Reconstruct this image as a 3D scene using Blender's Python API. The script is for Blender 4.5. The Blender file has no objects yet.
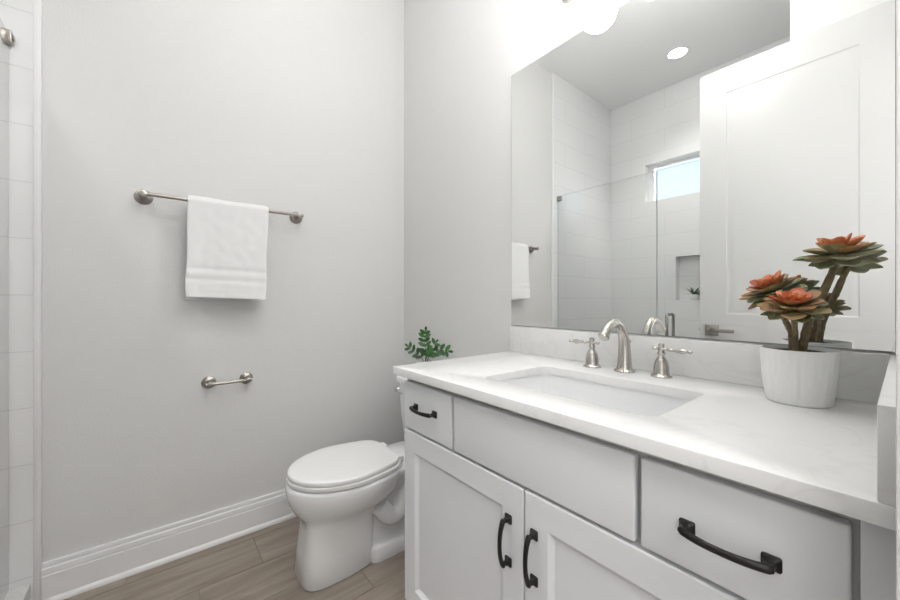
import bpy, bmesh, math, random
from mathutils import Vector, Matrix, noise
random.seed(7)
PI = math.pi
S = bpy.context.scene
COL = S.collection

# ------------------------------------------------------------------ camera
CX, CY, CZ = 1.909, -1.17, 1.072
cam_d = bpy.data.cameras.new('camera'); cam = bpy.data.objects.new('camera', cam_d); COL.objects.link(cam)
cam.location = (CX, CY, CZ); cam.rotation_euler = (PI/2, 0, math.radians(51.3))
cam_d.lens = 14.6; cam_d.sensor_width = 36; cam_d.clip_start = 0.01
S.camera = cam
# ------------------------------------------------------------------ world / exposure
w = bpy.data.worlds.new('sky'); S.world = w; w.use_nodes = True
nt = w.node_tree; bg = nt.nodes['Background']
tc = nt.nodes.new('ShaderNodeTexCoord'); sx = nt.nodes.new('ShaderNodeSeparateXYZ'); rp = nt.nodes.new('ShaderNodeValToRGB')
nt.links.new(tc.outputs['Generated'], sx.inputs[0]); nt.links.new(sx.outputs['Z'], rp.inputs[0]); nt.links.new(rp.outputs[0], bg.inputs[0])
rp.color_ramp.elements[0].position = 0.0; rp.color_ramp.elements[0].color = (0.90, 0.95, 1.0, 1)
rp.color_ramp.elements[1].position = 0.75; rp.color_ramp.elements[1].color = (0.42, 0.66, 1.0, 1)
bg.inputs[1].default_value = 1.25
S.view_settings.view_transform = 'Standard'; S.view_settings.look = 'None'
S.view_settings.gamma = 1; S.view_settings.use_curve_mapping = False
S.view_settings.exposure = 0.25

def area(name, loc, rot, sx_, sy_, power, col=(1, 1, 1)):
    l = bpy.data.lights.new(name, 'AREA'); l.shape = 'RECTANGLE'; l.size = sx_; l.size_y = sy_; l.energy = power; l.color = col
    o = bpy.data.objects.new(name, l); COL.objects.link(o); o.location = loc; o.rotation_euler = rot
    return o
def point(name, loc, r, power, col=(1, 1, 1)):
    l = bpy.data.lights.new(name, 'POINT'); l.shadow_soft_size = r; l.energy = power; l.color = col
    o = bpy.data.objects.new(name, l); COL.objects.link(o); o.location = loc
    return o
ZC = 3.03
area('hall_fill', (2.75, -1.15, ZC-0.02), (0, 0, 0), 0.9, 1.2, 23, (1, .985, .965))  # added fill over the hall, stands for no known fixture
area('hall_side_fill', (3.05, -2.3, 1.45), Vector((-.66, .75, 0)).to_track_quat('-Z', 'Y').to_euler(), 0.8, 1.7, 8, (1, .99, .98))  # fill panel added to brighten the vanity fronts; the hall has no window
point('room_fill', (1.2, -0.78, 2.63), 0.04, 15, (1, .99, .975))  # added fill under the ceiling, no real lamp hangs here
point('doorway_fill', (2.17, -.85, 1.40), 0.10, 5.5)  # added fill beyond the doorway, lifts the pot and lower walls
sl = bpy.data.lights.new('shower_downlight', 'SPOT'); sl.energy = 38; sl.spot_size = math.radians(105); sl.spot_blend = 1; sl.shadow_soft_size = .09; sl.color = (1, .985, .96)
slo = bpy.data.objects.new('shower_downlight', sl); COL.objects.link(slo); slo.location = (0.778, -2.02, ZC-0.06)
sun = bpy.data.lights.new('sun', 'SUN'); sun.energy = 110; sun.angle = math.radians(4); sun.color = (1, .98, .95)
suno = bpy.data.objects.new('sun', sun); COL.objects.link(suno); suno.rotation_euler = Vector((-1, .28, -.14)).to_track_quat('-Z', 'Y').to_euler()

# ------------------------------------------------------------------ materials
def nodes(name):
    m = bpy.data.materials.new(name); m.use_nodes = True
    n = m.node_tree; b = n.nodes['Principled BSDF']
    return m, n, b
def mat(name, col, rough=0.5, metal=0.0, bump=0.0, bscale=200, var=0.0, vscale=8, coat=0, spec=0.5, sheen=0):
    m, n, b = nodes(name)
    b.inputs['Base Color'].default_value = (*col, 1); b.inputs['Roughness'].default_value = rough
    b.inputs['Metallic'].default_value = metal; b.inputs['Coat Weight'].default_value = coat
    b.inputs['Specular IOR Level'].default_value = spec; b.inputs['Sheen Weight'].default_value = sheen
    t = n.nodes.new('ShaderNodeTexCoord')
    if bump:
        nz = n.nodes.new('ShaderNodeTexNoise'); nz.inputs['Scale'].default_value = bscale; nz.inputs['Detail'].default_value = 3
        bp = n.nodes.new('ShaderNodeBump'); bp.inputs['Strength'].default_value = bump; bp.inputs['Distance'].default_value = 0.002
        n.links.new(t.outputs['Object'], nz.inputs['Vector']); n.links.new(nz.outputs[0], bp.inputs['Height']); n.links.new(bp.outputs[0], b.inputs['Normal'])
    if var:
        nz = n.nodes.new('ShaderNodeTexNoise'); nz.inputs['Scale'].default_value = vscale; nz.inputs['Detail'].default_value = 4
        mr = n.nodes.new('ShaderNodeMapRange'); mr.inputs[3].default_value = 1-var; mr.inputs[4].default_value = 1+var
        mx = n.nodes.new('ShaderNodeVectorMath'); mx.operation = 'SCALE'; mx.inputs[0].default_value = col
        n.links.new(t.outputs['Object'], nz.inputs['Vector']); n.links.new(nz.outputs[0], mr.inputs[0]); n.links.new(mr.outputs[0], mx.inputs['Scale'])
        n.links.new(mx.outputs[0], b.inputs['Base Color'])
    return m
def emis(name, col, st):
    m, n, b = nodes(name); b.inputs['Base Color'].default_value = (.9, .9, .9, 1)
    b.inputs['Emission Color'].default_value = (*col, 1); b.inputs['Emission Strength'].default_value = st
    return m

M = {}
M['wall'] = mat('wall_paint', (.72, .718, .71), .72, bump=.35, bscale=140, var=.012, vscale=30)
M['ceiling'] = mat('ceiling_paint', (.90, .90, .895), .8, bump=.15, bscale=160)
M['trim'] = mat('white_semigloss_trim', (.83, .83, .835), .32, var=.01)
M['cab'] = mat('cabinet_paint', (.765, .775, .795), .38, var=.008, vscale=5)
M['gapshade'] = mat('cabinet_gap_shade', (.56, .56, .55), .5, var=.02)  # same paint as the cabinet, darkened to put shade into the gaps
M['porcelain'] = mat('glazed_porcelain', (.83, .835, .84), .08, coat=.5, var=.005)
M['seatplastic'] = mat('seat_plastic', (.82, .82, .81), .22, var=.005)
M['nickel'] = mat('brushed_nickel', (.52, .50, .47), .27, 1.0, bump=.08, bscale=600, var=.05, vscale=60)
M['darknickel'] = mat('satin_nickel', (.40, .375, .35), .30, 1.0, bump=.05, bscale=500, var=.08, vscale=80)
M['chrome'] = mat('chrome', (.75, .75, .75), .08, 1.0, var=.02)
M['black'] = mat('oil_rubbed_black', (.018, .016, .014), .36, .35, bump=.1, bscale=400, var=.15, vscale=120)
M['pot'] = mat('matte_white_ceramic', (.88, .88, .87), .45, var=.01)
M['soil'] = mat('dark_soil', (.012, .010, .008), .95, bump=1, bscale=300, var=.5, vscale=200)
M['towel'] = mat('white_terry', (.92, .92, .92), .95, bump=1.0, bscale=900, var=.02, vscale=300, sheen=.3)
M['bark'] = mat('stem_bark', (.20, .155, .09), .85, bump=1.0, bscale=260, var=.45, vscale=120)
M['twig'] = mat('green_stem', (.10, .10, .05), .6, var=.3, vscale=60)
M['dimmedtrim'] = mat('door_trim_dimmed', (.60, .60, .595), .38, var=.01)  # trim paint with its colour dimmed to offset strong lamp light on the door
M['panshower'] = mat('shower_base', (.78, .78, .77), .35, bump=.1, var=.01)
M['shade'] = emis('lit_frosted_glass', (1, .985, .96), 12.8)
M['lens'] = emis('lit_lens', (1, .98, .95), 12.0)
M['mirror'] = mat('mirror_silver', (.925, .935, .925), .0, 1.0)
M['mirror_edge'] = mat('mirror_edge', (.10, .12, .11), .3, .2, var=.1)
M['vinyl'] = mat('white_vinyl', (.93, .93, .93), .3, var=.01)

def glass(name, tint, ior):
    m = bpy.data.materials.new(name); m.use_nodes = True; n = m.node_tree; n.nodes.clear()
    o = n.nodes.new('ShaderNodeOutputMaterial'); tr = n.nodes.new('ShaderNodeBsdfTransparent'); gl = n.nodes.new('ShaderNodeBsdfGlossy')
    mx = n.nodes.new('ShaderNodeMixShader'); fr = n.nodes.new('ShaderNodeFresnel')
    tr.inputs[0].default_value = (*tint, 1); gl.inputs['Roughness'].default_value = 0.0; fr.inputs[0].default_value = ior
    n.links.new(fr.outputs[0], mx.inputs[0]); n.links.new(tr.outputs[0], mx.inputs[1]); n.links.new(gl.outputs[0], mx.inputs[2]); n.links.new(mx.outputs[0], o.inputs[0])
    return m
M['glass'] = glass('clear_glass', (.985, .99, .987), 1.22)
M['glasstop'] = mat('glass_top_edge', (.72, .76, .74), .15, var=.03)
M['glassedge'] = mat('glass_edge', (.45, .50, .48), .2, var=.05)
M['pane'] = glass('window_glass', (.97, .985, 1), 1.4)

def quartz():
    m, n, b = nodes('white_quartz'); b.inputs['Roughness'].default_value = .24
    t = n.nodes.new('ShaderNodeTexCoord'); n1 = n.nodes.new('ShaderNodeTexNoise'); n1.inputs['Scale'].default_value = 5; n1.inputs['Detail'].default_value = 8; n1.inputs['Distortion'].default_value = 1.6
    r = n.nodes.new('ShaderNodeValToRGB'); e = r.color_ramp.elements
    e[0].position = .47; e[0].color = (.80, .80, .793, 1); e[1].position = .53; e[1].color = (.80, .80, .793, 1)
    x = e.new(.5); x.color = (.765, .762, .752, 1)
    n2 = n.nodes.new('ShaderNodeTexNoise'); n2.inputs['Scale'].default_value = 900
    mx = n.nodes.new('ShaderNodeMix'); mx.data_type = 'RGBA'; mx.blend_type = 'MULTIPLY'; mx.inputs[0].default_value = .06
    n.links.new(t.outputs['Object'], n1.inputs['Vector']); n.links.new(t.outputs['Object'], n2.inputs['Vector'])
    n.links.new(n1.outputs[0], r.inputs[0]); n.links.new(r.outputs[0], mx.inputs[6]); n.links.new(n2.outputs[1], mx.inputs[7]); n.links.new(mx.outputs[2], b.inputs['Base Color'])
    return m
M['quartz'] = quartz()
def tile():
    m, n, b = nodes('glossy_white_tile'); b.inputs['Roughness'].default_value = .06; b.inputs['IOR'].default_value = 1.7
    t = n.nodes.new('ShaderNodeTexCoord'); s = n.nodes.new('ShaderNodeSeparateXYZ'); a = n.nodes.new('ShaderNodeMath'); c = n.nodes.new('ShaderNodeCombineXYZ')
    zz = n.nodes.new('ShaderNodeMath'); zz.operation = 'SUBTRACT'; zz.inputs[1].default_value = .111-.1956
    br = n.nodes.new('ShaderNodeTexBrick'); br.inputs['Scale'].default_value = 1; br.inputs['Brick Width'].default_value = .61; br.inputs['Row Height'].default_value = .1956
    br.inputs['Mortar Size'].default_value = .0016; br.inputs['Mortar Smooth'].default_value = .2
    br.inputs['Color1'].default_value = (.84, .84, .84, 1); br.inputs['Color2'].default_value = (.83, .83, .83, 1); br.inputs['Mortar'].default_value = (.70, .70, .70, 1)
    br.offset = .5
    n.links.new(t.outputs['Object'], s.inputs[0]); n.links.new(s.outputs[0], a.inputs[0]); n.links.new(s.outputs[1], a.inputs[1]); n.links.new(s.outputs[2], zz.inputs[0])
    a2 = n.nodes.new('ShaderNodeMath'); a2.inputs[1].default_value = .15; n.links.new(a.outputs[0], a2.inputs[0]); n.links.new(a2.outputs[0], c.inputs[0]); n.links.new(zz.outputs[0], c.inputs[1]); n.links.new(c.outputs[0], br.inputs['Vector']); n.links.new(br.outputs[0], b.inputs['Base Color'])
    inv = n.nodes.new('ShaderNodeMath'); inv.operation = 'SUBTRACT'; inv.inputs[0].default_value = 1; n.links.new(br.outputs['Fac'], inv.inputs[1])
    nz = n.nodes.new('ShaderNodeTexNoise'); nz.inputs['Scale'].default_value = 6; n.links.new(t.outputs['Object'], nz.inputs['Vector'])
    ad = n.nodes.new('ShaderNodeMath'); ad.operation = 'MULTIPLY_ADD'; ad.inputs[1].default_value = 1.2; n.links.new(nz.outputs[0], ad.inputs[0]); n.links.new(inv.outputs[0], ad.inputs[2])
    bp = n.nodes.new('ShaderNodeBump'); bp.inputs['Strength'].default_value = .4; bp.inputs['Distance'].default_value = .002
    n.links.new(ad.outputs[0], bp.inputs['Height']); n.links.new(bp.outputs[0], b.inputs['Normal'])
    return m
M['tile'] = tile()
def wood():
    m, n, b = nodes('wood_look_plank'); b.inputs['Roughness'].default_value = .5
    t = n.nodes.new('ShaderNodeTexCoord'); at = n.nodes.new('ShaderNodeAttribute'); at.attribute_name = 'rnd'
    ad = n.nodes.new('ShaderNodeVectorMath'); ad.operation = 'ADD'; sc = n.nodes.new('ShaderNodeVectorMath'); sc.operation = 'SCALE'; sc.inputs['Scale'].default_value = 40
    n.links.new(at.outputs['Color'], sc.inputs[0]); n.links.new(t.outputs['Object'], ad.inputs[0]); n.links.new(sc.outputs[0], ad.inputs[1])
    mp = n.nodes.new('ShaderNodeMapping'); mp.inputs['Scale'].default_value = (16, 1.6, 1); n.links.new(ad.outputs[0], mp.inputs[0])
    n1 = n.nodes.new('ShaderNodeTexNoise'); n1.inputs['Scale'].default_value = 1.2; n1.inputs['Detail'].default_value = 7; n1.inputs['Roughness'].default_value = .6; n1.inputs['Distortion'].default_value = .8
    n.links.new(mp.outputs[0], n1.inputs['Vector'])
    r = n.nodes.new('ShaderNodeValToRGB'); e = r.color_ramp.elements
    e[0].position = .30; e[0].color = (.235, .19, .155, 1); e[1].position = .72; e[1].color = (.405, .35, .30, 1)
    n.links.new(n1.outputs[0], r.inputs[0])
    mr = n.nodes.new('ShaderNodeMapRange'); mr.inputs[3].default_value = .88; mr.inputs[4].default_value = 1.12; n.links.new(at.outputs['Fac'], mr.inputs[0])
    ml = n.nodes.new('ShaderNodeVectorMath'); ml.operation = 'SCALE'; n.links.new(r.outputs[0], ml.inputs[0]); n.links.new(mr.outputs[0], ml.inputs['Scale'])
    n.links.new(ml.outputs[0], b.inputs['Base Color'])
    bp = n.nodes.new('ShaderNodeBump'); bp.inputs['Strength'].default_value = .15; bp.inputs['Distance'].default_value = .002
    n.links.new(n1.outputs[0], bp.inputs['Height']); n.links.new(bp.outputs[0], b.inputs['Normal'])
    return m
M['wood'] = wood()
M['grout'] = mat('floor_grout', (.24, .21, .18), .9, bump=.3)
def leafmat(name, rough):
    m, n, b = nodes(name); b.inputs['Roughness'].default_value = rough
    at = n.nodes.new('ShaderNodeAttribute'); at.attribute_name = 'lc'
    t = n.nodes.new('ShaderNodeTexCoord'); nz = n.nodes.new('ShaderNodeTexNoise'); nz.inputs['Scale'].default_value = 70; nz.inputs['Detail'].default_value = 4
    mr = n.nodes.new('ShaderNodeMapRange'); mr.inputs[3].default_value = .7; mr.inputs[4].default_value = 1.3
    ml = n.nodes.new('ShaderNodeVectorMath'); ml.operation = 'SCALE'
    n.links.new(t.outputs['Object'], nz.inputs['Vector']); n.links.new(nz.outputs[0], mr.inputs[0]); n.links.new(at.outputs['Color'], ml.inputs[0]); n.links.new(mr.outputs[0], ml.inputs['Scale']); n.links.new(ml.outputs[0], b.inputs['Base Color'])
    return m
M['leaf'] = leafmat('leaf_surface', .5)
M['zzleaf'] = leafmat('glossy_leaf_surface', .3)

# ------------------------------------------------------------------ mesh helpers
class MB:
    def __init__(s): s.v = []; s.f = []; s.m = []; s.c = []; s.mi = 0; s.col = (1, 1, 1)
    def add(s, vs, fs):
        o = len(s.v); s.v += [tuple(p) for p in vs]; s.c += [s.col]*len(vs)
        for f in fs: s.f.append([i+o for i in f]); s.m.append(s.mi)
        return s
    def box(s, a, b, bev=0.0, seg=2):
        x0, y0, z0 = [min(p, q) for p, q in zip(a, b)]; x1, y1, z1 = [max(p, q) for p, q in zip(a, b)]
        if bev <= 0:
            vs = [(x, y, z) for z in (z0, z1) for y in (y0, y1) for x in (x0, x1)]
            return s.add(vs, [(0, 2, 3, 1), (4, 5, 7, 6), (0, 1, 5, 4), (2, 6, 7, 3), (0, 4, 6, 2), (1, 3, 7, 5)])
        bm = bmesh.new(); bmesh.ops.create_cube(bm, size=1)
        for v in bm.verts: v.co = Vector(((x0+x1)/2+v.co.x*(x1-x0), (y0+y1)/2+v.co.y*(y1-y0), (z0+z1)/2+v.co.z*(z1-z0)))
        bmesh.ops.bevel(bm, geom=bm.edges[:], offset=bev, segments=seg, profile=.5, affect='EDGES')
        bm.verts.index_update()
        s.add([v.co[:] for v in bm.verts], [[v.index for v in f.verts] for f in bm.faces]); bm.free(); return s
    def loft(s, rings, c0=True, c1=True, loop=False):
        n = len(rings[0]); vs = [p for r in rings for p in r]; fs = []
        k = len(rings)
        for i in range(k if loop else k-1):
            a, b = i*n, ((i+1) % k)*n
            for j in range(n): fs.append((a+j, a+(j+1) % n, b+(j+1) % n, b+j))
        if not loop:
            if c0: fs.append(tuple(range(n-1, -1, -1)))
            if c1: fs.append(tuple((k-1)*n+j for j in range(n)))
        return s.add(vs, fs)
    def lathe(s, prof, org=(0, 0, 0), axis=(0, 0, 1), n=32, c0=True, c1=True):
        q = Vector((0, 0, 1)).rotation_difference(Vector(axis).normalized()); o = Vector(org)
        return s.loft([[o+q @ Vector((r*math.cos(2*PI*j/n), r*math.sin(2*PI*j/n), z)) for j in range(n)] for r, z in prof], c0, c1)
    def tube(s, pts, rad, n=14, caps=True, flat=1.0):
        pts = [Vector(p) for p in pts]; k = len(pts)
        if not isinstance(rad, (list, tuple)): rad = [rad]*k
        t = [(pts[min(i+1, k-1)]-pts[max(i-1, 0)]).normalized() for i in range(k)]
        u = t[0].orthogonal().normalized(); rings = []
        for i in range(k):
            u = (u-t[i]*u.dot(t[i])).normalized(); v = t[i].cross(u)
            rings.append([pts[i]+(u*math.cos(2*PI*j/n)*flat+v*math.sin(2*PI*j/n))*rad[i] for j in range(n)])
        return s.loft(rings, caps, caps)
    def build(s, name, m, parent=None, smooth=True, ang=35, attr=None):
        me = bpy.data.meshes.new(name); me.from_pydata(s.v, [], s.f)
        for mm in (m if isinstance(m, (list, tuple)) else [m]): me.materials.append(mm)
        for p, i in zip(me.polygons, s.m): p.material_index = i
        if attr:
            a = me.color_attributes.new(attr, 'FLOAT_COLOR', 'POINT')
            for i, c in enumerate(s.c): a.data[i].color = (*c, 1)
        bm = bmesh.new(); bm.from_mesh(me); bmesh.ops.recalc_face_normals(bm, faces=bm.faces[:]); bm.to_mesh(me); bm.free()
        if smooth:
            me.polygons.foreach_set('use_smooth', [True]*len(me.polygons)); me.set_sharp_from_angle(angle=math.radians(ang))
        o = bpy.data.objects.new(name, me); COL.objects.link(o)
        if parent: adopt(o, parent)
        return o
def adopt(o, parent):
    # all meshes are written in world metres; keep them there under the parent's base point
    base = Vector((0, 0, 0)); p = parent
    while p: base += p.location; p = p.parent
    o.parent = parent; o.location = o.location - base
def crv(pts, n=8):
    P = [Vector(p) for p in pts]; P = [P[0]*2-P[1]]+P+[P[-1]*2-P[-2]]; out = []
    for i in range(1, len(P)-2):
        a, b, c, d = P[i-1:i+3]
        for j in range(n):
            t = j/n; out.append(.5*((2*b)+(c-a)*t+(2*a-5*b+4*c-d)*t*t+(3*b-a-3*c+d)*t**3))
    out.append(P[-2]); return out
def rrect(cx, cy, hx, hy, r, n=8):
    out = []
    for k, (sx_, sy_) in enumerate(((1, 1), (-1, 1), (-1, -1), (1, -1))):
        for j in range(n+1):
            a = k*PI/2+j/n*PI/2; out.append((cx+sx_*(hx-r)+r*math.cos(a), cy+sy_*(hy-r)+r*math.sin(a)))
    return out
def thing(name, label, cat, loc=(0, 0, 0), group=None):
    o = bpy.data.objects.new(name, None); COL.objects.link(o); o.location = loc; o.empty_display_size = .05
    o['label'] = label; o['category'] = cat
    if group: o['group'] = group
    return o
def tag(o, label, cat, group=None):
    o['label'] = label; o['category'] = cat
    if group: o['group'] = group
    return o
def struct(o, label=None):
    o['kind'] = 'structure'
    if label: o['label'] = label
    return o
def grid_wall(mb, us, vs, skip, emit):
    for i in range(len(us)-1):
        for j in range(len(vs)-1):
            if (i, j) not in skip: emit(us[i], us[i+1], vs[j], vs[j+1])

# ------------------------------------------------------------------ room shell
XR = 1.921          # east wall face
YS = -2.497         # shower back wall face
YP = -1.487         # face of the wall beside the shower
XS = 1.535          # shower side
HX = 3.3
mb = MB(); mb.box((-.12, .12, 0), (HX, 0, ZC)); struct(mb.build('wall_north', M['wall']), 'light grey painted wall behind mirror and vanity')
mb = MB(); mb.box((-.12, 0, 0), (0, -2.65, ZC)); struct(mb.build('wall_west', M['wall']), 'light grey painted wall with towel bar')
# south wall: tiled, with the window opening and the niche
W0, W1, WZ0, WZ1 = .337, .95, 2.007, 2.37
N0, N1, NZ0, NZ1 = .609, .914, 1.072, 1.464
mb = MB()
us = [0, W0, N0, N1, W1, XS]; vs = [0, NZ0, NZ1, WZ0, WZ1, ZC]
skip = {(1, 3), (2, 3), (3, 3), (2, 1)}
grid_wall(mb, us, vs, skip, lambda a, b, c, d: mb.box((a, YS, c), (b, -2.65, d)))
mb.box((N0, -2.585, NZ0), (N1, -2.65, NZ1))
struct(mb.build('wall_south', M['tile']), 'glossy white tiled shower wall with high window and niche')
mb = MB(); mb.box((XS, YP, 0), (XR+.12, -2.65, ZC)); struct(mb.build('wall_shower', M['wall']), 'painted wall return beside the shower')
mb = MB()
YD0, YD1, ZD = -.655, -1.43, 2.435
mb.box((XR, 0, 0), (XR+.12, YD0-.0, ZC)); mb.box((XR, YD0, ZD), (XR+.12, YD1, ZC)); mb.box((XR, YD1, 0), (XR+.12, YP, ZC))
struct(mb.build('wall_east', M['wall']), 'wall with the doorway beside the vanity')
mb = MB(); mb.box((HX, .12, 0), (HX+.1, -2.75, ZC)); mb.box((XR+.12, -2.65, 0), (HX, -2.75, ZC)); struct(mb.build('wall_hall', M['wall']), 'painted walls of the hall outside the doorway')
mb = MB(); mb.box((-.12, .12, ZC), (HX+.1, -2.75, ZC+.1)); struct(mb.build('ceiling', M['ceiling']), 'white ceiling')

# tile facing on the west wall inside the shower + edge trim
mb = MB(); mb.box((0, YS, 0), (.01, -1.508, ZC)); struct(mb.build('wall_tile_west', M['tile']), 'glossy white tile on the shower side wall')
mb = MB(); mb.box((0, -1.508, 0), (.0125, -1.489, ZC), .002); struct(mb.build('trim_1', M['trim']), 'white edge trim of the shower tile')
mb = MB(); mb.box((XS-.01, YS, 0), (XS, YP-.02, ZC)); struct(mb.build('wall_tile_east', M['tile']), 'tile on the far shower side wall')
mb = MB(); mb.box((XS-.0125, YP-.02, .0), (XS+.004, YP+.004, ZC), .002); struct(mb.build('trim_2', M['trim']), 'white edge trim at the wall corner by the shower')

# floor: planks of wood-look tile, one mesh
mb = MB(); mb.mi = 0
mb.box((-.12, .12, -.06), (HX+.1, -2.75, -.003)); mb.mi = 1
seams = {0: -.834, 1: -1.051, 2: -.54}
X0f, X1f = 0.0, HX
k = -1
while .072+.2*k < X1f:
    xa, xb = max(X0f, .072+.2*k), min(X1f, .272+.2*k)
    s0 = seams.get(k, -.834+((k*.43) % 1.2))
    y = s0+1.2*2
    while y > -2.65:
        ya, yb = min(y, 0.0), max(y-1.2, -2.65)
        if ya-yb > .02 and xb-xa > .02 and not (xb < XS and ya < -1.45 and False):
            mb.col = (random.random(),)*3
            g = .0013
            mb.box((xa+g, ya-g, -.006), (xb-g, yb+g, 0))
        y -= 1.2
    k += 1
struct(mb.build('floor', [M['grout'], M['wood']], attr='rnd'), 'taupe wood-look plank tile floor')
# shower base and curb
mb = MB(); mb.box((.0, YS, .0), (XS-.0, -1.62, .03)); struct(mb.build('floor_shower', M['panshower']), 'white shower floor')
mb = MB(); mb.box((.0105, -1.62, 0), (XS-.013, -1.513, .09), .004); struct(mb.build('trim_3', M['quartz']), 'white shower curb')

# baseboards
def baseboard(name, p0, p1, nrm, label):
    p0, p1, nrm = Vector(p0), Vector(p1), Vector(nrm)
    prof = [(0, 0), (.026, 0), (.0262, .006), (.024, .012), (.020, .0165), (.0155, .019), (.0152, .098), (.0120, .100), (.0120, .104), (.0150, .106), (.0135, .122), (.009, .125), (.0088, .130), (.0105, .133), (.0095, .142), (0, .143)]
    mb = MB(); mb.loft([[p+nrm*a+Vector((0, 0, z)) for a, z in prof] for p in (p0, p1)])
    return struct(mb.build(name, M['trim'], smooth=True, ang=25), label)
baseboard('baseboard_west', (0, 0, 0), (0, -1.4885, 0), (1, 0, 0), 'white profiled baseboard with shoe moulding under the towel bar')
baseboard('baseboard_north', (.0, 0, 0), (.868, 0, 0), (0, -1, 0), 'white baseboard behind the toilet')

# door casing and jamb
mb = MB()
CXc = .0175
mb.box((XR-CXc, -.598, 0), (XR, -.655, ZD+.06), .002)
mb.box((XR-CXc, -.598, ZD), (XR, YD1-.03, ZD+.06), .002)
mb.box((XR, -.655, 0), (XR+.12, -.668, ZD)); mb.box((XR, YD0, ZD-.012), (XR+.12, YD1, ZD)); mb.box((XR, YD1+.0, 0), (XR+.12, YD1+.013, ZD))
struct(mb.build('trim_4', M['trim']), 'white door casing and jamb around the doorway')

# window in the shower
win = struct(thing('window_1', 'small high window in the tiled shower wall', 'window', ((W0+W1)/2, -2.62, WZ0))); del win['category']
mb = MB()
yf0, yf1 = -2.588, -2.64
fw = .042
for a, b in (((W0, yf0, WZ0), (W0+fw, yf1, WZ1)), ((W1-fw, yf0, WZ0), (W1, yf1, WZ1)), ((W0+fw, yf0, WZ0), (W1-fw, yf1, WZ0+fw*.55)), ((W0+fw, yf0, WZ1-fw*.55), (W1-fw, yf1, WZ1))): mb.box(a, b, .003)
mb.build('window_frame', M['vinyl'], win)
mb = MB(); mb.box((W0+fw-.004, -2.612, WZ0+.018), (W1-fw+.004, -2.618, WZ1-.018)); mb.build('window_pane', M['pane'], win)

mb = MB(); yr0, yr1 = YS-.0005, -2.588
mb.box((W0, yr0, WZ0), (W0+.004, yr1, WZ1)); mb.box((W1-.004, yr0, WZ0), (W1, yr1, WZ1)); mb.box((W0+.004, yr0, WZ0), (W1-.004, yr1, WZ0+.004)); mb.box((W0+.004, yr0, WZ1-.004), (W1-.004, yr1, WZ1))
struct(mb.build('trim_5', M['vinyl'], smooth=False), 'white lining of the window opening')
# ------------------------------------------------------------------ panelled doors helper
def panel_loft(mb, u0, u1, v0, v1, P, thick, rails, prof, bev=.003):
    """P(u,v,d) maps to world, d outward. rails = (left,right,bottom,top) widths. prof = (inset, depth) steps"""
    def rr(i, d, l=(0, 0, 0, 0)): return [P(u, v, d) for u, v in ((u0+l[0]+i, v0+l[2]+i), (u1-l[1]-i, v0+l[2]+i), (u1-l[1]-i, v1-l[3]-i), (u0+l[0]+i, v1-l[3]-i))]
    rings = [rr(0, -thick), rr(0, -bev), rr(bev*.3, -bev*.3), rr(bev, 0)]
    for i, d in prof: rings.append(rr(i, d, rails))
    mb.loft(rings)

# interior door, open flat in front of the shower return wall
door = struct(thing('door_1', 'open white interior door seen in the mirror', 'door', (1.88, -1.42, 0))); del door['category']
DX0, DX1, DZ1, DYF = 1.131, 1.888, 2.415, -1.400
PD = lambda u, v, d: (u, DYF+d, v)
prof = [(0, 0), (.005, -.003), (.010, -.0038), (.022, -.0038), (.036, -.0012), (.040, -.001)]
mb = MB()
panel_loft(mb, DX0, DX1, .925, DZ1, PD, .035, (.130, .112, .065, .145), prof, .0008)
panel_loft(mb, DX0, DX1, .012, .925, PD, .035, (.130, .112, .20, .095), prof, .0008)
mb.build('door_leaf', M['dimmedtrim'], door, ang=12)
lv = MB(); lx = 1.131+.062; lz = .895
lv.box((lx-.033, DYF, lz-.033), (lx+.033, DYF+.008, lz+.033), .0015)
lv.lathe([(.011, 0), (.011, .040)], (lx, DYF+.008, lz), (0, 1, 0), 20)
lv.box((lx-.012, DYF+.040, lz-.010), (lx+.115, DYF+.049, lz+.010), .003)
h = lv.build('door_lever', M['darknickel'], door); h['label'] = 'nickel lever on a square rose'
mb = MB(); mb.box((DX0-.0015, DYF-.028, lz-.028), (DX0+.001, DYF-.006, lz+.028), .0004); mb.box((DX0-.008, DYF-.022, lz-.008), (DX0, DYF-.012, lz+.008), .001); mb.build('latch_plate', M['darknickel'], door)
mb = MB()
for z in (.25, 1.2, 2.2): mb.lathe([(.006, 0), (.006, .09)], (DX1+.004, DYF+.004, z), (0, 0, 1), 12)
mb.build('hinge', M['darknickel'], door)

# ------------------------------------------------------------------ shower glass
YG = -1.563
GT = 1.975
fixed = thing('shower_glass_panel', 'fixed clear glass shower panel fastened to the tiled wall by nickel clamps', 'shower glass', (.41, YG, .09))
def pane(x0, x1, z0, z1, parent):
    mb = MB(); t = .009
    mb.mi = 0; mb.add([(x0, YG, z0), (x1, YG, z0), (x1, YG, z1), (x0, YG, z1)], [(0, 1, 2, 3)])
    mb.add([(x0, YG-t, z0), (x1, YG-t, z0), (x1, YG-t, z1), (x0, YG-t, z1)], [(3, 2, 1, 0)])
    mb.mi = 1
    mb.add([(x0, YG, z0), (x1, YG, z0), (x1, YG, z1), (x0, YG, z1), (x0, YG-t, z0), (x1, YG-t, z0), (x1, YG-t, z1), (x0, YG-t, z1)], [(0, 1, 5, 4), (1, 2, 6, 5), (3, 0, 4, 7)])
    mb.mi = 2; mb.add([(x0, YG, z1), (x1, YG, z1), (x1, YG-t, z1), (x0, YG-t, z1)], [(0, 1, 2, 3)])
    return mb.build('glass_pane', [M['glass'], M['glassedge'], M['glasstop']], parent, smooth=False)
pane(.0125, .819, .0905, GT, fixed)
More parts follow.
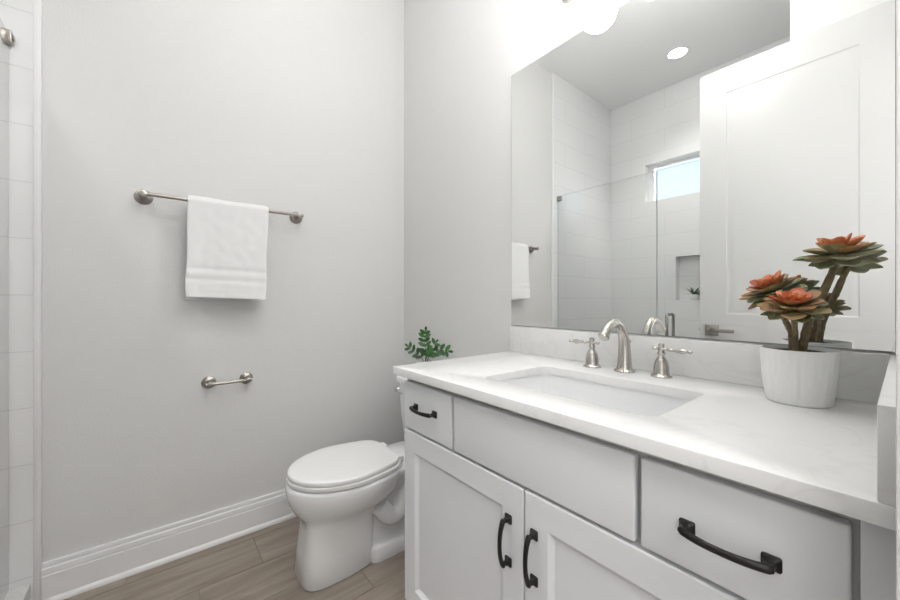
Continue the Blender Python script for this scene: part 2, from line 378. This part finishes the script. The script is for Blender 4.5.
for z in (GT-.022,):
    mb = MB(); mb.box((.0102, YG+.012, z-.020), (.045, YG-.021, z+.020), .003); mb.lathe([(.009, 0), (.009, .004), (.006, .005)], (.028, YG+.012, z), (0, 1, 0), 16)
    mb.build('glass_clamp', M['darknickel'], fixed)
gd = thing('shower_glass_door', 'frameless clear glass shower door with a tubular pull', 'shower door', (1.17, YG, .1))
pane(.824, XS-.016, .100, GT, gd)
mb = MB(); hx, hz = .905, .985
for s_, y0 in ((1, YG), (-1, YG-.009)):
    yo = y0+s_*.052
    mb.tube([(hx, y0, hz-.012), (hx, y0+s_*.035, hz-.012), (hx, y0+s_*.047, hz-.016), (hx, yo, hz-.028), (hx, yo, hz-.19), (hx, y0+s_*.047, hz-.202), (hx, y0+s_*.035, hz-.206), (hx, y0, hz-.206)], .0095, 16)
mb.build('pull_handle', M['darknickel'], gd)
for z in (GT-.2, .35):
    mb = MB(); mb.box((XS-.0165, YG+.010, z-.045), (XS-.075, YG-.019, z+.045), .003); mb.build('glass_hinge', M['darknickel'], gd)

# ------------------------------------------------------------------ vanity cabinet
CT, CB = .8585, .8345          # counter top / underside
YF = -.552                   # drawer and door face plane
VX0, VX1 = .893, 1.921
van = thing('vanity_cabinet', 'white shaker bathroom vanity cabinet with two doors under the countertop', 'vanity cabinet', (1.4, -.27, 0))
mb = MB()
mb.box((VX0, 0-.002, .0), (VX0+.018, YF+.019, CB), 0)
mb.box((VX1-.018, -.002, .0), (VX1, YF+.019, CB), 0)
mb.box((VX0+.018, -.002, .10), (VX1-.018, YF+.04, .118)); mb.box((VX0+.018, -.48, 0), (VX1-.018, -.465, .10))
mb.box((VX0+.018, -.002, .118), (VX1-.018, -.014, CB))
mb.build('carcass', M['cab'], van)
mb = MB(); fy0, fy1 = YF+.038, YF+.0192
for a, b, c, d in ((VX0+.018, VX0+.05, .10, CB), (VX1-.06, VX1-.018, .10, CB), (VX0+.05, VX1-.06, CB-.035, CB), (VX0+.05, VX1-.06, .655, .69), (VX0+.05, VX1-.06, .10, .14), (1.37, 1.41, .14, .655), (1.12, 1.17, .69, CB-.035), (1.615, 1.655, .69, CB-.035)): mb.box((a, fy0, c), (b, fy1, d))
mb.build('face_frame', M['gapshade'], van)
mb = MB(); mb.box((1.8765, YF+.0195, .0), (XR-.002, YF+.0085, CB-.0015), .001); mb.build('filler_strip', M['cab'], van)
PC = lambda u, v, d: (u, YF-d, v)
DT = .813; DB = .668      # drawer top/bottom
def pull(parent, ctr, vertical, L=.096, sc=1.0):
    """arched bar pull with flared square feet"""
    mb = MB(); c = Vector(ctr)
    ax = Vector((0, 0, 1)) if vertical else Vector((1, 0, 0)); cr = Vector((1, 0, 0)) if vertical else Vector((0, 0, 1)); out = Vector((0, -1, 0))
    for s_ in (-1, 1):
        p = c+ax*(s_*L/2)
        rg = []
        for hw, r, d in ((.0105, .003, 0), (.0105, .003, .0025), (.0085, .004, .0045), (.0058, .0045, .008), (.005, .0045, .016)):
            rg.append([p+ax*a+cr*b+out*d for a, b in rrect(0, 0, hw, hw*.92, min(r, hw*.9), 4)])
        mb.loft(rg)
    pts = []; n = 26
    for i in range(n+1):
        t = -1+2*i/n; pts.append(c+ax*(t*(L/2+.0045))+out*(.017+.0125*(1-abs(t)**2.4)))
    rings = []
    for i, p in enumerate(pts):
        t = -1+2*i/n; tg = (pts[min(i+1, n)]-pts[max(i-1, 0)]).normalized(); nn = cr.cross(tg).normalized()
        wd = .0052+.0012*abs(t)**2; th = .0042+.0016*abs(t)**3
        if i in (0, n): wd *= .7; th *= .7
        rings.append([p+cr*(math.cos(2*PI*j/16)*wd)+nn*(math.sin(2*PI*j/16)*th) for j in range(16)])
    mb.loft(rings)
    o = mb.build('handle', M['black'], parent); o['label'] = 'black arched bar pull'
    return o
slabprof = lambda: []
def slab(u0, u1, v0, v1, name, lab):
    mb = MB(); mb.box((u0, YF, v0), (u1, YF+.019, v1), .0035, 3); o = mb.build(name, M['cab'], van); o['label'] = lab; return o
d1 = slab(.904, 1.143, DB, DT, 'drawer', 'narrow left drawer front'); pull(d1, (1.020, YF, .745), False)
slab(1.151, 1.627, DB, DT, 'false_front', 'wide plain front below the sink')
d3 = slab(1.637, 1.870, DB, DT, 'drawer', 'right drawer front'); pull(d3, (1.753, YF, .734), False)
for (a, b, hx) in ((.904, 1.3905, 1.349), (1.3945, 1.870, 1.421)):
    mb = MB(); panel_loft(mb, a, b, .115, DB-.007, PC, .019, (.060,)*4, [(0, 0), (.0035, -.0035), (.009, -.0065), (.0115, -.0085), (.013, -.0085)], .003)
    o = mb.build('door', M['cab'], van, ang=18); pull(o, (hx, YF, .531), True)

# ------------------------------------------------------------------ countertop with splashes
SX, SY, SHX, SHY = 1.399, -.330, .225, .142
ox, oy, ohx, ohy = (.875+XR)/2, -.289, (XR-.875)/2, .289
def rg(c, z, off, hole):
    if hole: pts = rrect(SX, SY, SHX+off, SHY+off, .032+off, 8)
    else: pts = rrect(ox, oy, ohx-off, ohy-off, .004, 8)
    return [(x, y, z) for x, y in pts]
mb = MB(); b_ = .0018
mb.loft([rg(0, CB, 0, False), rg(0, CT-b_, 0, False), rg(0, CT-b_*.3, b_*.3, False), rg(0, CT, b_, False), rg(0, CT, b_, True), rg(0, CT-b_*.3, b_*.3, True), rg(0, CT-b_, 0, True), rg(0, CB, 0, True)], loop=True)
tag(mb.build('countertop', M['quartz'], ang=30), 'white quartz countertop with a sink cutout on top of the vanity cabinet', 'countertop')
mb = MB(); mb.box((.873, 0, CT), (1.890, -.020, .962), .0018); tag(mb.build('backsplash', M['quartz']), 'long low white quartz backsplash below the mirror', 'backsplash')
mb = MB(); mb.box((1.890, 0, CT), (XR, -.577, .962), .0018); tag(mb.build('side_splash', M['quartz']), 'short white quartz side splash at the right end of the countertop', 'side splash')

# ------------------------------------------------------------------ sink
sink = thing('undermount_sink', 'rectangular white porcelain undermount sink set in the countertop', 'sink', (SX, SY, .68))
def sr(off, z, r): return [(x, y, z) for x, y in rrect(SX, SY, SHX+off, SHY+off, r, 8)]
mb = MB()
mb.loft([sr(.025, CB-.001, .04), sr(.004, CB-.001, .036), sr(.003, CB-.01, .036), sr(-.004, CB-.08, .036), sr(-.012, CB-.115, .04), sr(-.035, CB-.135, .05), sr(-.09, CB-.140, .045), sr(-.115, CB-.1415, .02)], False, True)
mb.loft([sr(.025, CB-.001, .04), sr(.025, CB-.014, .04), sr(.012, CB-.02, .04), sr(.008, CB-.12, .04), sr(-.03, CB-.152, .05), sr(-.10, CB-.155, .03)], False, True)
mb.build('basin', M['porcelain'], sink, ang=50)
mb = MB(); mb.lathe([(.032, 0), (.032, .002), (.026, .0035), (.022, .001), (.020, .001), (.017, .006), (.002, .0075)], (SX, SY+.02, CB-.1412), n=28); mb.build('drain', M['nickel'], sink)

# ------------------------------------------------------------------ faucet
fx, fy = 1.382, -.078
fc = thing('faucet', 'brushed nickel widespread faucet with an arched spout behind the sink', 'faucet', (fx, fy, CT))
mb = MB(); y = fy
path = [(fx, y, CT+.004), (fx, y+.001, CT+.03), (fx, y+.001, CT+.06), (fx, y-.002, CT+.09), (fx, y-.014, CT+.120), (fx, y-.038, CT+.142), (fx, y-.066, CT+.146), (fx, y-.094, CT+.136), (fx, y-.112, CT+.120), (fx, y-.120, CT+.111)]
cp = crv(path, 5); k = len(cp)
rad = []
for i in range(k):
    t = i/(k-1)
    r = .0225-.0090*min(1, t/.45)**.8
    if t > .45: r = .0135-.0005*(t-.45)/.5
    if t > .9: r = .013+.002*(t-.9)/.1
    rad.append(r)
mb.tube(cp, rad, 22)
mb.lathe([(.030, 0), (.030, .003), (.027, .0055), (.0235, .008), (.0215, .012)], (fx, y, CT), n=30)
e = cp[-1]; d = (cp[-1]-cp[-2]).normalized(); mb.lathe([(.0150, 0), (.0152, .004), (.0135, .007)], e-d*.002, d, 22)
mb.build('spout', M['nickel'], fc, ang=50)
mb = MB(); mb.lathe([(.0028, 0), (.0028, .018), (.0055, .020), (.0062, .025), (.003, .029)], (fx, y+.012, CT+.072), (0, .75, .65), 14); mb.build('lift_rod', M['nickel'], fc)
for hx_, hy_, s_ in ((fx-.101, -.084, -1), (fx+.101, -.074, 1)):
    mb = MB()
    mb.lathe([(.0275, 0), (.0275, .003), (.024, .005), (.0205, .009), (.0198, .016), (.0190, .028), (.0165, .042), (.0110, .052), (.0080, .056), (.0080, .061), (.0105, .064), (.0105, .067), (.0075, .070), (.007, .084), (.0085, .087), (.007, .092), (.002, .094)], (hx_, hy_, CT), n=26)
    hd = mb.build('handle', M['nickel'], fc, ang=50)
    mb = MB(); a = Vector((s_, -.10, -.01)).normalized()
    mb.lathe([(.002, -.024), (.0052, -.021), (.0052, -.017), (.0028, -.012), (.0045, -.008), (.0062, -.004), (.006, .006), (.0034, .012), (.0032, .020), (.0056, .024), (.0036, .029), (.0050, .040), (.0078, .054), (.0050, .063), (.0028, .067), (.0048, .071), (.0045, .075), (.0015, .079)], (hx_, hy_, CT+.077), a, 16)
    mb.build('lever', M['nickel'], hd, ang=50)

# ------------------------------------------------------------------ mirror
MX0, MX1, MZ0, MZ1 = .870, 1.8975, .9665, 2.018
mb = MB(); mb.mi = 1; mb.box((MX0, 0, MZ0), (MX1, -.0055, MZ1)); mb.mi = 0
mb.add([(MX0+.0006, -.0057, MZ0+.0008), (MX1-.0015, -.0057, MZ0+.0008), (MX1-.0015, -.0057, MZ1-.0006), (MX0+.0006, -.0057, MZ1-.0006)], [(0, 1, 2, 3)])
mir = tag(mb.build('wall_mirror', [M['mirror'], M['mirror_edge']], smooth=False), 'large frameless rectangular mirror on the wall above the backsplash', 'mirror')

# ------------------------------------------------------------------ vanity light
vl = thing('vanity_light', 'three-globe nickel vanity light on the wall above the mirror', 'wall light', (1.385, 0, 2.2))
mb = MB(); rings = []
for hw, hh, dd in ((.27, .055, 0), (.27, .055, .012), (.262, .047, .020), (.25, .035, .022)):
    rings.append([(1.385+a, -dd, 2.21+b) for a, b in rrect(0, 0, hw, hh, hh*.6, 6)])
mb.loft(rings); mb.build('backplate', M['nickel'], vl)
for i, xx in enumerate((1.178, 1.385, 1.592)):
    mb = MB(); mb.tube(crv([(xx, -.018, 2.185), (xx, -.045, 2.128), (xx, -.066, 2.118), (xx, -.068, 2.15), (xx, -.068, 2.26), (xx, -.085, 2.315), (xx, -.12, 2.33), (xx, -.145, 2.31), (xx, -.15, 2.28)], 5), .0062, 12)
    mb.lathe([(.008, 0), (.026, .004), (.030, .02), (.028, .038), (.010, .045)], (xx, -.15, 2.241), n=20)
    mb.build('arm', M['nickel'], vl, ang=50)
    mb = MB(); mb.lathe([(.004, -.070), (.022, -.068), (.042, -.060), (.057, -.044), (.066, -.022), (.069, 0), (.066, .022), (.056, .044), (.040, .060), (.027, .068)], (xx, -.15, 2.174), n=32)
    o = mb.build('lamp_shade', M['shade'], vl, ang=60); o['label'] = 'lit white frosted glass globe'
# recessed light
rl = thing('recessed_light', 'round white recessed downlight in the shower ceiling', 'ceiling light', (.778, -2.06, ZC))
mb = MB(); mb.lathe([(.062, 0), (.085, 0), (.085, -.003), (.080, -.005), (.064, -.002), (.062, 0)], (.778, -2.06, ZC), n=40, c0=False, c1=False); mb.build('trim_ring', M['trim'], rl)
mb = MB(); mb.lathe([(.062, 0), (.062, -.0015), (.03, -.002)], (.778, -2.06, ZC), n=40); mb.build('lens', M['lens'], rl)

# ------------------------------------------------------------------ towel bar, towel, paper holder
def bar_holder(name, label, cat, y0, y1, z, xo, r, fl):
    t = thing(name, label, cat, (0, (y0+y1)/2, z))
    for yy in (y0, y1):
        mb = MB(); mb.lathe([(fl, 0), (fl, .004), (fl*.93, .007), (fl*.80, .0085), (fl*.78, .012), (fl*.62, .0145), (fl*.42, .018), (fl*.36, .030), (fl*.34, xo-.012), (fl*.42, xo-.009), (fl*.44, xo), (fl*.42, xo+.008), (fl*.2, xo+.011)], (0, yy, z), (1, 0, 0), 30)
        mb.build('bracket', M['darknickel'], t, ang=50)
    mb = MB(); s_ = 1 if y1 > y0 else -1
    mb.tube([(xo, y0-s_*.016, z), (xo, y0-s_*.015, z), (xo, y1+s_*.015, z), (xo, y1+s_*.016, z)], [r*.7, r, r, r*.7], 18)
    mb.build('bar', M['darknickel'], t, ang=50)
    return t
bar_holder('towel_bar', 'long satin nickel towel bar mounted on the grey wall holding the towel', 'towel bar', -1.214, -.630, 1.484, .066, .0078, .030)
bar_holder('toilet_paper_holder', 'short empty nickel toilet paper holder on the wall left of the toilet', 'toilet paper holder', -.995, -.850, .712, .058, .0068, .027)

def towel():
    xb, zb = .066, 1.484; y0, y1 = -1.074, -.774
    r = .013; NW = 40
    prof = []   # (x, z, side) outer skin down front, arc over bar, down back
    zf, zk = 1.086, 1.074
    n = 46
    for i in range(n+1): prof.append((xb+r, zf+(zb-zf)*i/n, 1))
    for i in range(1, 10):
        a = PI*i/10; prof.append((xb+r*math.cos(a), zb+r*math.sin(a)+.002, 0))
    for i in range(n+1): prof.append((xb-r+.001, zb-(zb-zk)*i/n, -1))
    L = len(prof)
    def pt(i, j, th):
        x, z, s_ = prof[i]; t = j/NW; y = y0+(y1-y0)*t
        drop = max(0, (zb-z)/(zb-zf))
        y += (t-.5)*(.006*math.sin(z*23))*drop-(.006*drop*(1-t))-.017*drop*t
        w_ = .006*math.sin(t*5.2+1.0+z*2)*drop+.0015*noise.noise(Vector((y*30, z*30, s_)))
        if s_ == 1: x += .010+w_*1.0+.012*drop*drop
        elif s_ == 0: x += .002*math.cos(PI*(i-n)/10); z += .0012*math.sin(t*9)
        else: x += -.0+w_*.5+.008*drop
        # hems: woven bands are thinner
        th2 = th
        if s_ != 0:
            for zz, hw in ((1.200, .005), (1.163, .005), (1.095, .003)):
                if abs(z-zz) < hw*1.6: th2 = th*.40
            if z < zf+.010 and s_ == 1: th2 = th*1.15
        # normal
        if s_ == 1: nx, nz = 1, 0
        elif s_ == -1: nx, nz = -1, 0
        else: a = PI*(i-n)/10; nx, nz = math.cos(a), math.sin(a)
        zz = z -(.012*t if s_ == 1 else .004*t)*drop
        return Vector((x+nx*th2, y, zz+nz*th2))
    mb = MB(); rings = []
    for j in range(NW+1):
        e_ = min(j, NW-j); th = .0045 if e_ > 0 else .0022
        outer = [pt(i, j, th) for i in range(L)]; inner = [pt(i, j, -.003) for i in range(L-1, -1, -1)]
        rings.append(outer+inner)
    mb.loft(rings)
    o = mb.build('hand_towel', M['towel'], ang=60)
    tag(o, 'folded white terry hand towel draped over the towel bar', 'towel')
towel()

# ------------------------------------------------------------------ toilet
TX = .455
toi = thing('toilet', 'white elongated two-piece toilet between the wall and the vanity', 'toilet', (TX, -.4, 0))
def egg(yb, yf, hw, z, n=48, bk=2.6, fr=2.0, wide=.42, bw=.75):
    """closed outline, back at yb, front at yf (more negative)"""
    ym = yb+(yf-yb)*wide; out = []
    for j in range(n):
        a = 2*PI*j/n; c, s_ = math.cos(a), math.sin(a)
        if s_ <= 0: ex = 2/fr; yy = ym+(ym-yf)*(-abs(s_)**ex); xx = math.copysign(abs(c)**ex, c)*hw
        else: ex = 2/bk; yy = ym+(yb-ym)*abs(s_)**ex; xx = math.copysign(abs(c)**ex, c)*hw*(1-(1-bw)*(abs(s_)**ex)*.6)
        out.append((TX+xx, yy, z))
    return out
# bowl + front pedestal
mb = MB()
R = []
for z, yb, yf, hw, fr, bk in ((.000, -.47, -.748, .108, 4.5, 6), (.006, -.465, -.752, .112, 4.5, 6), (.10, -.465, -.742, .104, 4.2, 6), (.19, -.46, -.732, .104, 3.8, 5), (.222, -.44, -.734, .112, 3.4, 4.2), (.240, -.40, -.745, .122, 2.8, 3.4), (.262, -.36, -.765, .145, 2.4, 3), (.295, -.34, -.783, .166, 2.2, 2.7), (.330, -.33, -.791, .177, 2.1, 2.6), (.355, -.32, -.792, .180, 2.1, 2.6), (.366, -.32, -.789, .178, 2.1, 2.6), (.370, -.325, -.782, .172, 2.1, 2.6)):
    R.append(egg(yb, yf, hw, z, bk=bk, fr=fr))
mb.loft(R)
# rear body, trapway, foot
R = []
for z, y0_, y1_, hw in ((0, -.12, -.50, .112), (.012, -.12, -.50, .114), (.048, -.12, -.50, .111), (.058, -.13, -.50, .102), (.064, -.13, -.50, .080), (.10, -.14, -.50, .068), (.14, -.14, -.50, .070), (.22, -.15, -.50, .072), (.29, -.12, -.48, .095), (.33, -.08, -.46, .125), (.355, -.06, -.44, .135), (.362, -.065, -.43, .130)):
    R.append([(TX+a, (y0_+y1_)/2+b, z) for a, b in rrect(0, 0, hw, abs(y1_-y0_)/2, min(.05, hw*.6), 7)])
mb.loft(R)
for s_ in (-1, 1):
    # S-shaped trapway bulge on the side
    p = crv([(TX+s_*.085, -.455, .225), (TX+s_*.088, -.405, .165), (TX+s_*.085, -.355, .17), (TX+s_*.080, -.315, .235), (TX+s_*.078, -.27, .285), (TX+s_*.075, -.225, .24), (TX+s_*.075, -.20, .15), (TX+s_*.075, -.195, .06)], 6)
    mb.tube(p, .040, 18)
    mb.lathe([(.030, 0), (.030, .012), (.022, .018), (.016, .028), (.006, .032)], (TX+s_*.098, -.30, .053), n=20)
mb.build('bowl', M['porcelain'], toi, ang=60)
mb = MB(); R = []
for z, i in ((.374, .004), (.376, 0), (.388, -.0005), (.391, .004)): R.append(egg(-.345-i, -.788+i, .180-i, z, bk=4, wide=.46, bw=.72))
mb.loft(R); mb.build('seat', M['seatplastic'], toi, ang=40)
mb = MB(); R = []
for z, i in ((.393, .004), (.395, .001), (.407, .0), (.4100, .002), (.4118, .006), (.4128, .014), (.4134, .040), (.4136, .09)): R.append(egg(-.362-i*.6, -.786+i, .178-i, z, bk=5, wide=.46, bw=.68))
mb.loft(R)
for s_ in (-1, 1): mb.box((TX+s_*.050, -.335, .372), (TX+s_*.095, -.368, .402), .006, 3)
mb.build('seat_lid', M['seatplastic'], toi, ang=40)
mb = MB(); R = []
for z, hw, y1_ in ((.362, .165, -.155), (.37, .188, -.17), (.40, .200, -.18), (.52, .208, -.188), (.645, .212, -.192)):
    R.append([(TX+a, (-.012+y1_)/2+b, z) for a, b in rrect(0, 0, hw, (-.012-y1_)/2, .035, 7)])
mb.loft(R); mb.build('tank', M['porcelain'], toi, ang=50)
mb = MB(); R = []
for z, hw, y1_, ya in ((.642, .212, -.193, -.010), (.648, .226, -.203, -.006), (.668, .227, -.204, -.006), (.677, .222, -.199, -.008), (.680, .206, -.186, -.014)):
    R.append([(TX+a, (ya+y1_)/2+b, z) for a, b in rrect(0, 0, hw, (ya-y1_)/2, .032, 7)])
mb.loft(R); mb.build('tank_lid', M['porcelain'], toi, ang=50)
mb = MB(); lx_, ly_ = TX-.192, -.190
mb.lathe([(.0135, 0), (.0135, .004), (.010, .007), (.008, .016), (.0115, .018), (.0115, .024), (.006, .028)], (lx_, ly_, .611), (0, -1, 0), 20)
mb.tube([(lx_, ly_-.021, .611), (lx_+.03, ly_-.023, .608), (lx_+.062, ly_-.023, .603), (lx_+.068, ly_-.023, .602)], [.0045, .005, .0065, .004], 12)
mb.build('flush_lever', M['chrome'], toi, ang=50)

# ------------------------------------------------------------------ plants
def leaf(mb, base, direc, up, L, W, c0, c1, curl=.25, thick=.0016, cup=.25, obo=1.35, nl=13, nw=5):
    d = Vector(direc).normalized(); u = Vector(up); u = (u-d*u.dot(d)).normalized(); s_ = d.cross(u)
    base = Vector(base); top = []; bot = []; cols = []
    for i in range(nl+1):
        t = 1-(1-i/nl)**1.6
        wv = (math.sin(PI*t**obo)**.62 if 0 < t < 1 else 0)*W/2
        wv = max(wv, .16*W/2*(1-t), .03*W)
        ctr = base+d*(L*t)+u*(curl*L*(t*t))
        for j in range(nw):
            q = -1+2*j/(nw-1)
            p = ctr+s_*(q*wv)+u*(cup*wv*q*q)
            th = thick*(1-q*q)*math.sin(PI*min(1, t*.9+.1))+.00012
            top.append(p+u*th); bot.append(p-u*th*1.2)
            k_ = min(1, max(0, t*1.05)); e = abs(q)**3*.35; k2 = min(1, k_+e*t)
            cols.append(tuple(a*(1-k2)+b*k2 for a, b in zip(c0, c1)))
    o = len(mb.v); N = (nl+1)*nw
    mb.v += [tuple(p) for p in top+bot]; mb.c += cols+cols
    def face(*f): mb.f.append([o+i for i in f]); mb.m.append(mb.mi)
    for i in range(nl):
        for j in range(nw-1):
            a = i*nw+j; face(a, a+1, a+nw+1, a+nw); face(N+a, N+a+nw, N+a+nw+1, N+a+1)
        for a, b in ((i*nw, (i+1)*nw), (i*nw+nw-1, (i+1)*nw+nw-1)): face(a, b, N+b, N+a)
    for r0 in (0, nl*nw):
        for j in range(nw-1): face(r0+j, r0+j+1, N+r0+j+1, N+r0+j)

ORA = [(.60, .15, .05), (.52, .17, .07), (.62, .24, .11), (.46, .09, .035)]
GRN = [(.24, .26, .13), (.34, .35, .19), (.17, .21, .11), (.44, .43, .28)]
MIX = [(.36, .18, .08), (.30, .24, .11), (.40, .25, .12)]
def rosette(parent, ctr, axis, R, seed, tiers=None):
    random.seed(seed); ax = Vector(axis).normalized(); q = Vector((0, 0, 1)).rotation_difference(ax); c = Vector(ctr); mb = MB()
    tiers = tiers or [(6, -16, .88, GRN, GRN, -.010), (7, -2, 1.0, GRN, GRN, -.005), (7, 12, .86, GRN, MIX, .000), (6, 28, .72, MIX, ORA, .004), (5, 46, .52, ORA, ORA, .007), (4, 66, .34, ORA, ORA, .009)]
    for k, (n, el, ln, ca, cb, dz) in enumerate(tiers):
        for i in range(n):
            az = 2*PI*(i+.5*(k % 2)+random.uniform(-.18, .18))/n; e_ = math.radians(el+random.uniform(-7, 7))
            d = q @ Vector((math.cos(az)*math.cos(e_), math.sin(az)*math.cos(e_), math.sin(e_)))
            L = R*ln*random.uniform(.88, 1.08)
            a = random.choice(ca); b = random.choice(cb)
            if k < 2 and random.random() < .4: b = random.choice(MIX)
            leaf(mb, c+q @ Vector((0, 0, dz))+d*.003, d, q @ Vector((0, 0, 1)), L, L*random.uniform(.56, .66)+.003, a, b, curl=.06+.14*random.random(), thick=.0028, cup=.30)
    return mb.build('rosette', M['leaf'], parent, ang=60, attr='lc')

PX, PY = 1.768, -.122
sp = thing('potted_succulent', 'artificial orange and green succulent with thick stems in a ribbed white pot on the counter', 'potted plant', (PX, PY, CT))
mb = MB(); n = 120; H = .112
def potring(r, z, rib):
    return [(PX+(r+rib*(.5+.5*math.cos(30*2*PI*j/n)))*math.cos(2*PI*j/n), PY+(r+rib*(.5+.5*math.cos(30*2*PI*j/n)))*math.sin(2*PI*j/n), CT+z) for j in range(n)]
mb.loft([potring(.048, .0, 0), potring(.0505, .0015, .0), potring(.0515, .004, .0012), potring(.057, .055, .0014), potring(.0605, .104, .0014), potring(.0620, .109, .0), potring(.0618, .112, 0), potring(.0590, .112, 0), potring(.0585, .108, 0), potring(.055, .085, 0), potring(.050, .06, 0)])
mb.build('pot', M['pot'], sp, ang=30)
mb = MB(); mb.lathe([(.0550, 0), (.0580, .014), (.04, .017), (.012, .017)], (PX, PY, CT+.090), n=30); mb.build('soil', M['soil'], sp)
ros = [((1.824, -.108, 1.164), (.02, -.22, 1), .062, 3), ((1.726, -.125, 1.092), (-.38, -.30, 1), .056, 5), ((1.768, -.182, 1.058), (.05, -.34, 1), .055, 9)]
base = Vector((PX-.002, PY-.005, CT+.088))
stems = [[base+Vector((.006, .008, 0)), (1.782, -.118, 1.02), (1.805, -.112, 1.09), (1.826, -.108, 1.158)],
         [base+Vector((-.006, 0, 0)), (1.758, -.126, 1.00), (1.742, -.126, 1.045), (1.729, -.125, 1.088)],
         [base+Vector((0, -.008, 0)), (1.766, -.140, 1.00), (1.768, -.162, 1.03), (1.770, -.178, 1.054)]]
for k, st in enumerate(stems):
    mb = MB(); random.seed(k)
    cp = crv(st, 8); rr_ = [(.0075, .0062, .0056)[k]*(1-.25*i/len(cp))*random.uniform(.90, 1.14) for i in range(len(cp))]
    mb.tube(cp, rr_, 12); mb.build('stem', M['bark'], sp, ang=70)
for c, a, r_, sd in ros: rosette(sp, c, a, r_, sd)

# leafy plant on the toilet tank
ZX, ZY = .367, -.098
zz_ = thing('potted_leafy_plant', 'small green feather-leaved plant in a white pot on the toilet tank', 'potted plant', (ZX, ZY, .680))
mb = MB(); mb.lathe([(.034, 0), (.036, .002), (.042, .04), (.045, .078), (.045, .082), (.041, .082), (.040, .07), (.036, .055)], (ZX, ZY, .680), n=36); mb.build('pot', M['pot'], zz_)
mb = MB(); mb.lathe([(.0375, 0), (.0395, .010), (.01, .013)], (ZX, ZY, .738), n=24); mb.build('soil', M['soil'], zz_)
RV = Vector((.625, .78, 0)); BV = Vector((-.78, .625, 0)); UZ = Vector((0, 0, 1))
def zstem(pts, seed, npair, L):
    random.seed(seed); P = [Vector((ZX, ZY, .745))+RV*a+UZ*b+BV*c for a, b, c in pts]; cp = crv(P, 10); k = len(cp)
    mb = MB(); mb.col = (.06, .06, .03); mb.tube(cp, [.0024*(1-.6*i/k) for i in range(k)], 8)
    for i in range(npair):
        t = .30+.66*i/(npair-1); idx = min(k-2, int(t*(k-1))); p = cp[idx]; tg = (cp[idx+1]-cp[idx-1]).normalized()
        sd = tg.cross(BV).normalized()
        for s_ in (-1, 1):
            g = random.choice([(.030, .12, .022), (.020, .085, .018), (.045, .16, .03), (.016, .06, .016)])
            d = tg*.55+sd*s_*random.uniform(.7, 1.0)-BV*random.uniform(-.1, .45)
            leaf(mb, p, d, -BV+UZ*.3, L*random.uniform(1.0, 1.2)*(1-.25*(t-.5)), L*.52, g, tuple(x*1.3 for x in g), curl=.05, thick=.0006, cup=.2, obo=.95)
    leaf(mb, cp[-1], cp[-1]-cp[-3], -BV, L*.8, L*.36, (.03, .10, .02), (.03, .10, .02), curl=0, thick=.0006)
    return mb.build('leaf_stem', M['zzleaf'], zz_, ang=60, attr='lc')
zstem([(0, 0, 0), (.004, .05, 0), (-.004, .115, 0), (.002, .165, -.01)], 1, 6, .037)
zstem([(.005, 0, 0), (.025, .045, -.01), (.065, .075, -.02), (.115, .070, -.03)], 2, 5, .038)
zstem([(-.005, 0, 0), (-.022, .038, -.01), (-.052, .062, -.02), (-.082, .088, -.02)], 3, 4, .032)
zstem([(0, 0, -.01), (.01, .04, .02), (.03, .075, .03), (.05, .10, .05)], 4, 3, .034)

# plant in the shower niche
QX, QY = .737, -2.542
npl = thing('potted_air_plant', 'tiny spiky green plant in a white pot inside the shower niche', 'potted plant', (QX, QY, NZ0))
mb = MB(); mb.lathe([(.024, 0), (.030, .01), (.032, .045), (.032, .05), (.028, .05), (.026, .035)], (QX, QY, NZ0), n=28); mb.build('pot', M['pot'], npl)
mb = MB(); random.seed(4)
for i in range(34):
    az = random.uniform(0, 2*PI); e_ = random.uniform(.35, 1.3); g = random.choice([(.05, .14, .04), (.10, .20, .08), (.03, .10, .03)])
    d = Vector((math.cos(az)*math.cos(e_), math.sin(az)*math.cos(e_)*.45, math.sin(e_))); L = random.uniform(.07, .125)
    leaf(mb, (QX, QY, NZ0+.035), d, (0, 0, 1) if e_ < 1.2 else (1, 0, 0), L, .009, g, g, curl=-.35, thick=.0005, cup=.3, nl=6, nw=3, obo=.7)
mb.build('foliage', M['zzleaf'], npl, ang=60, attr='lc')
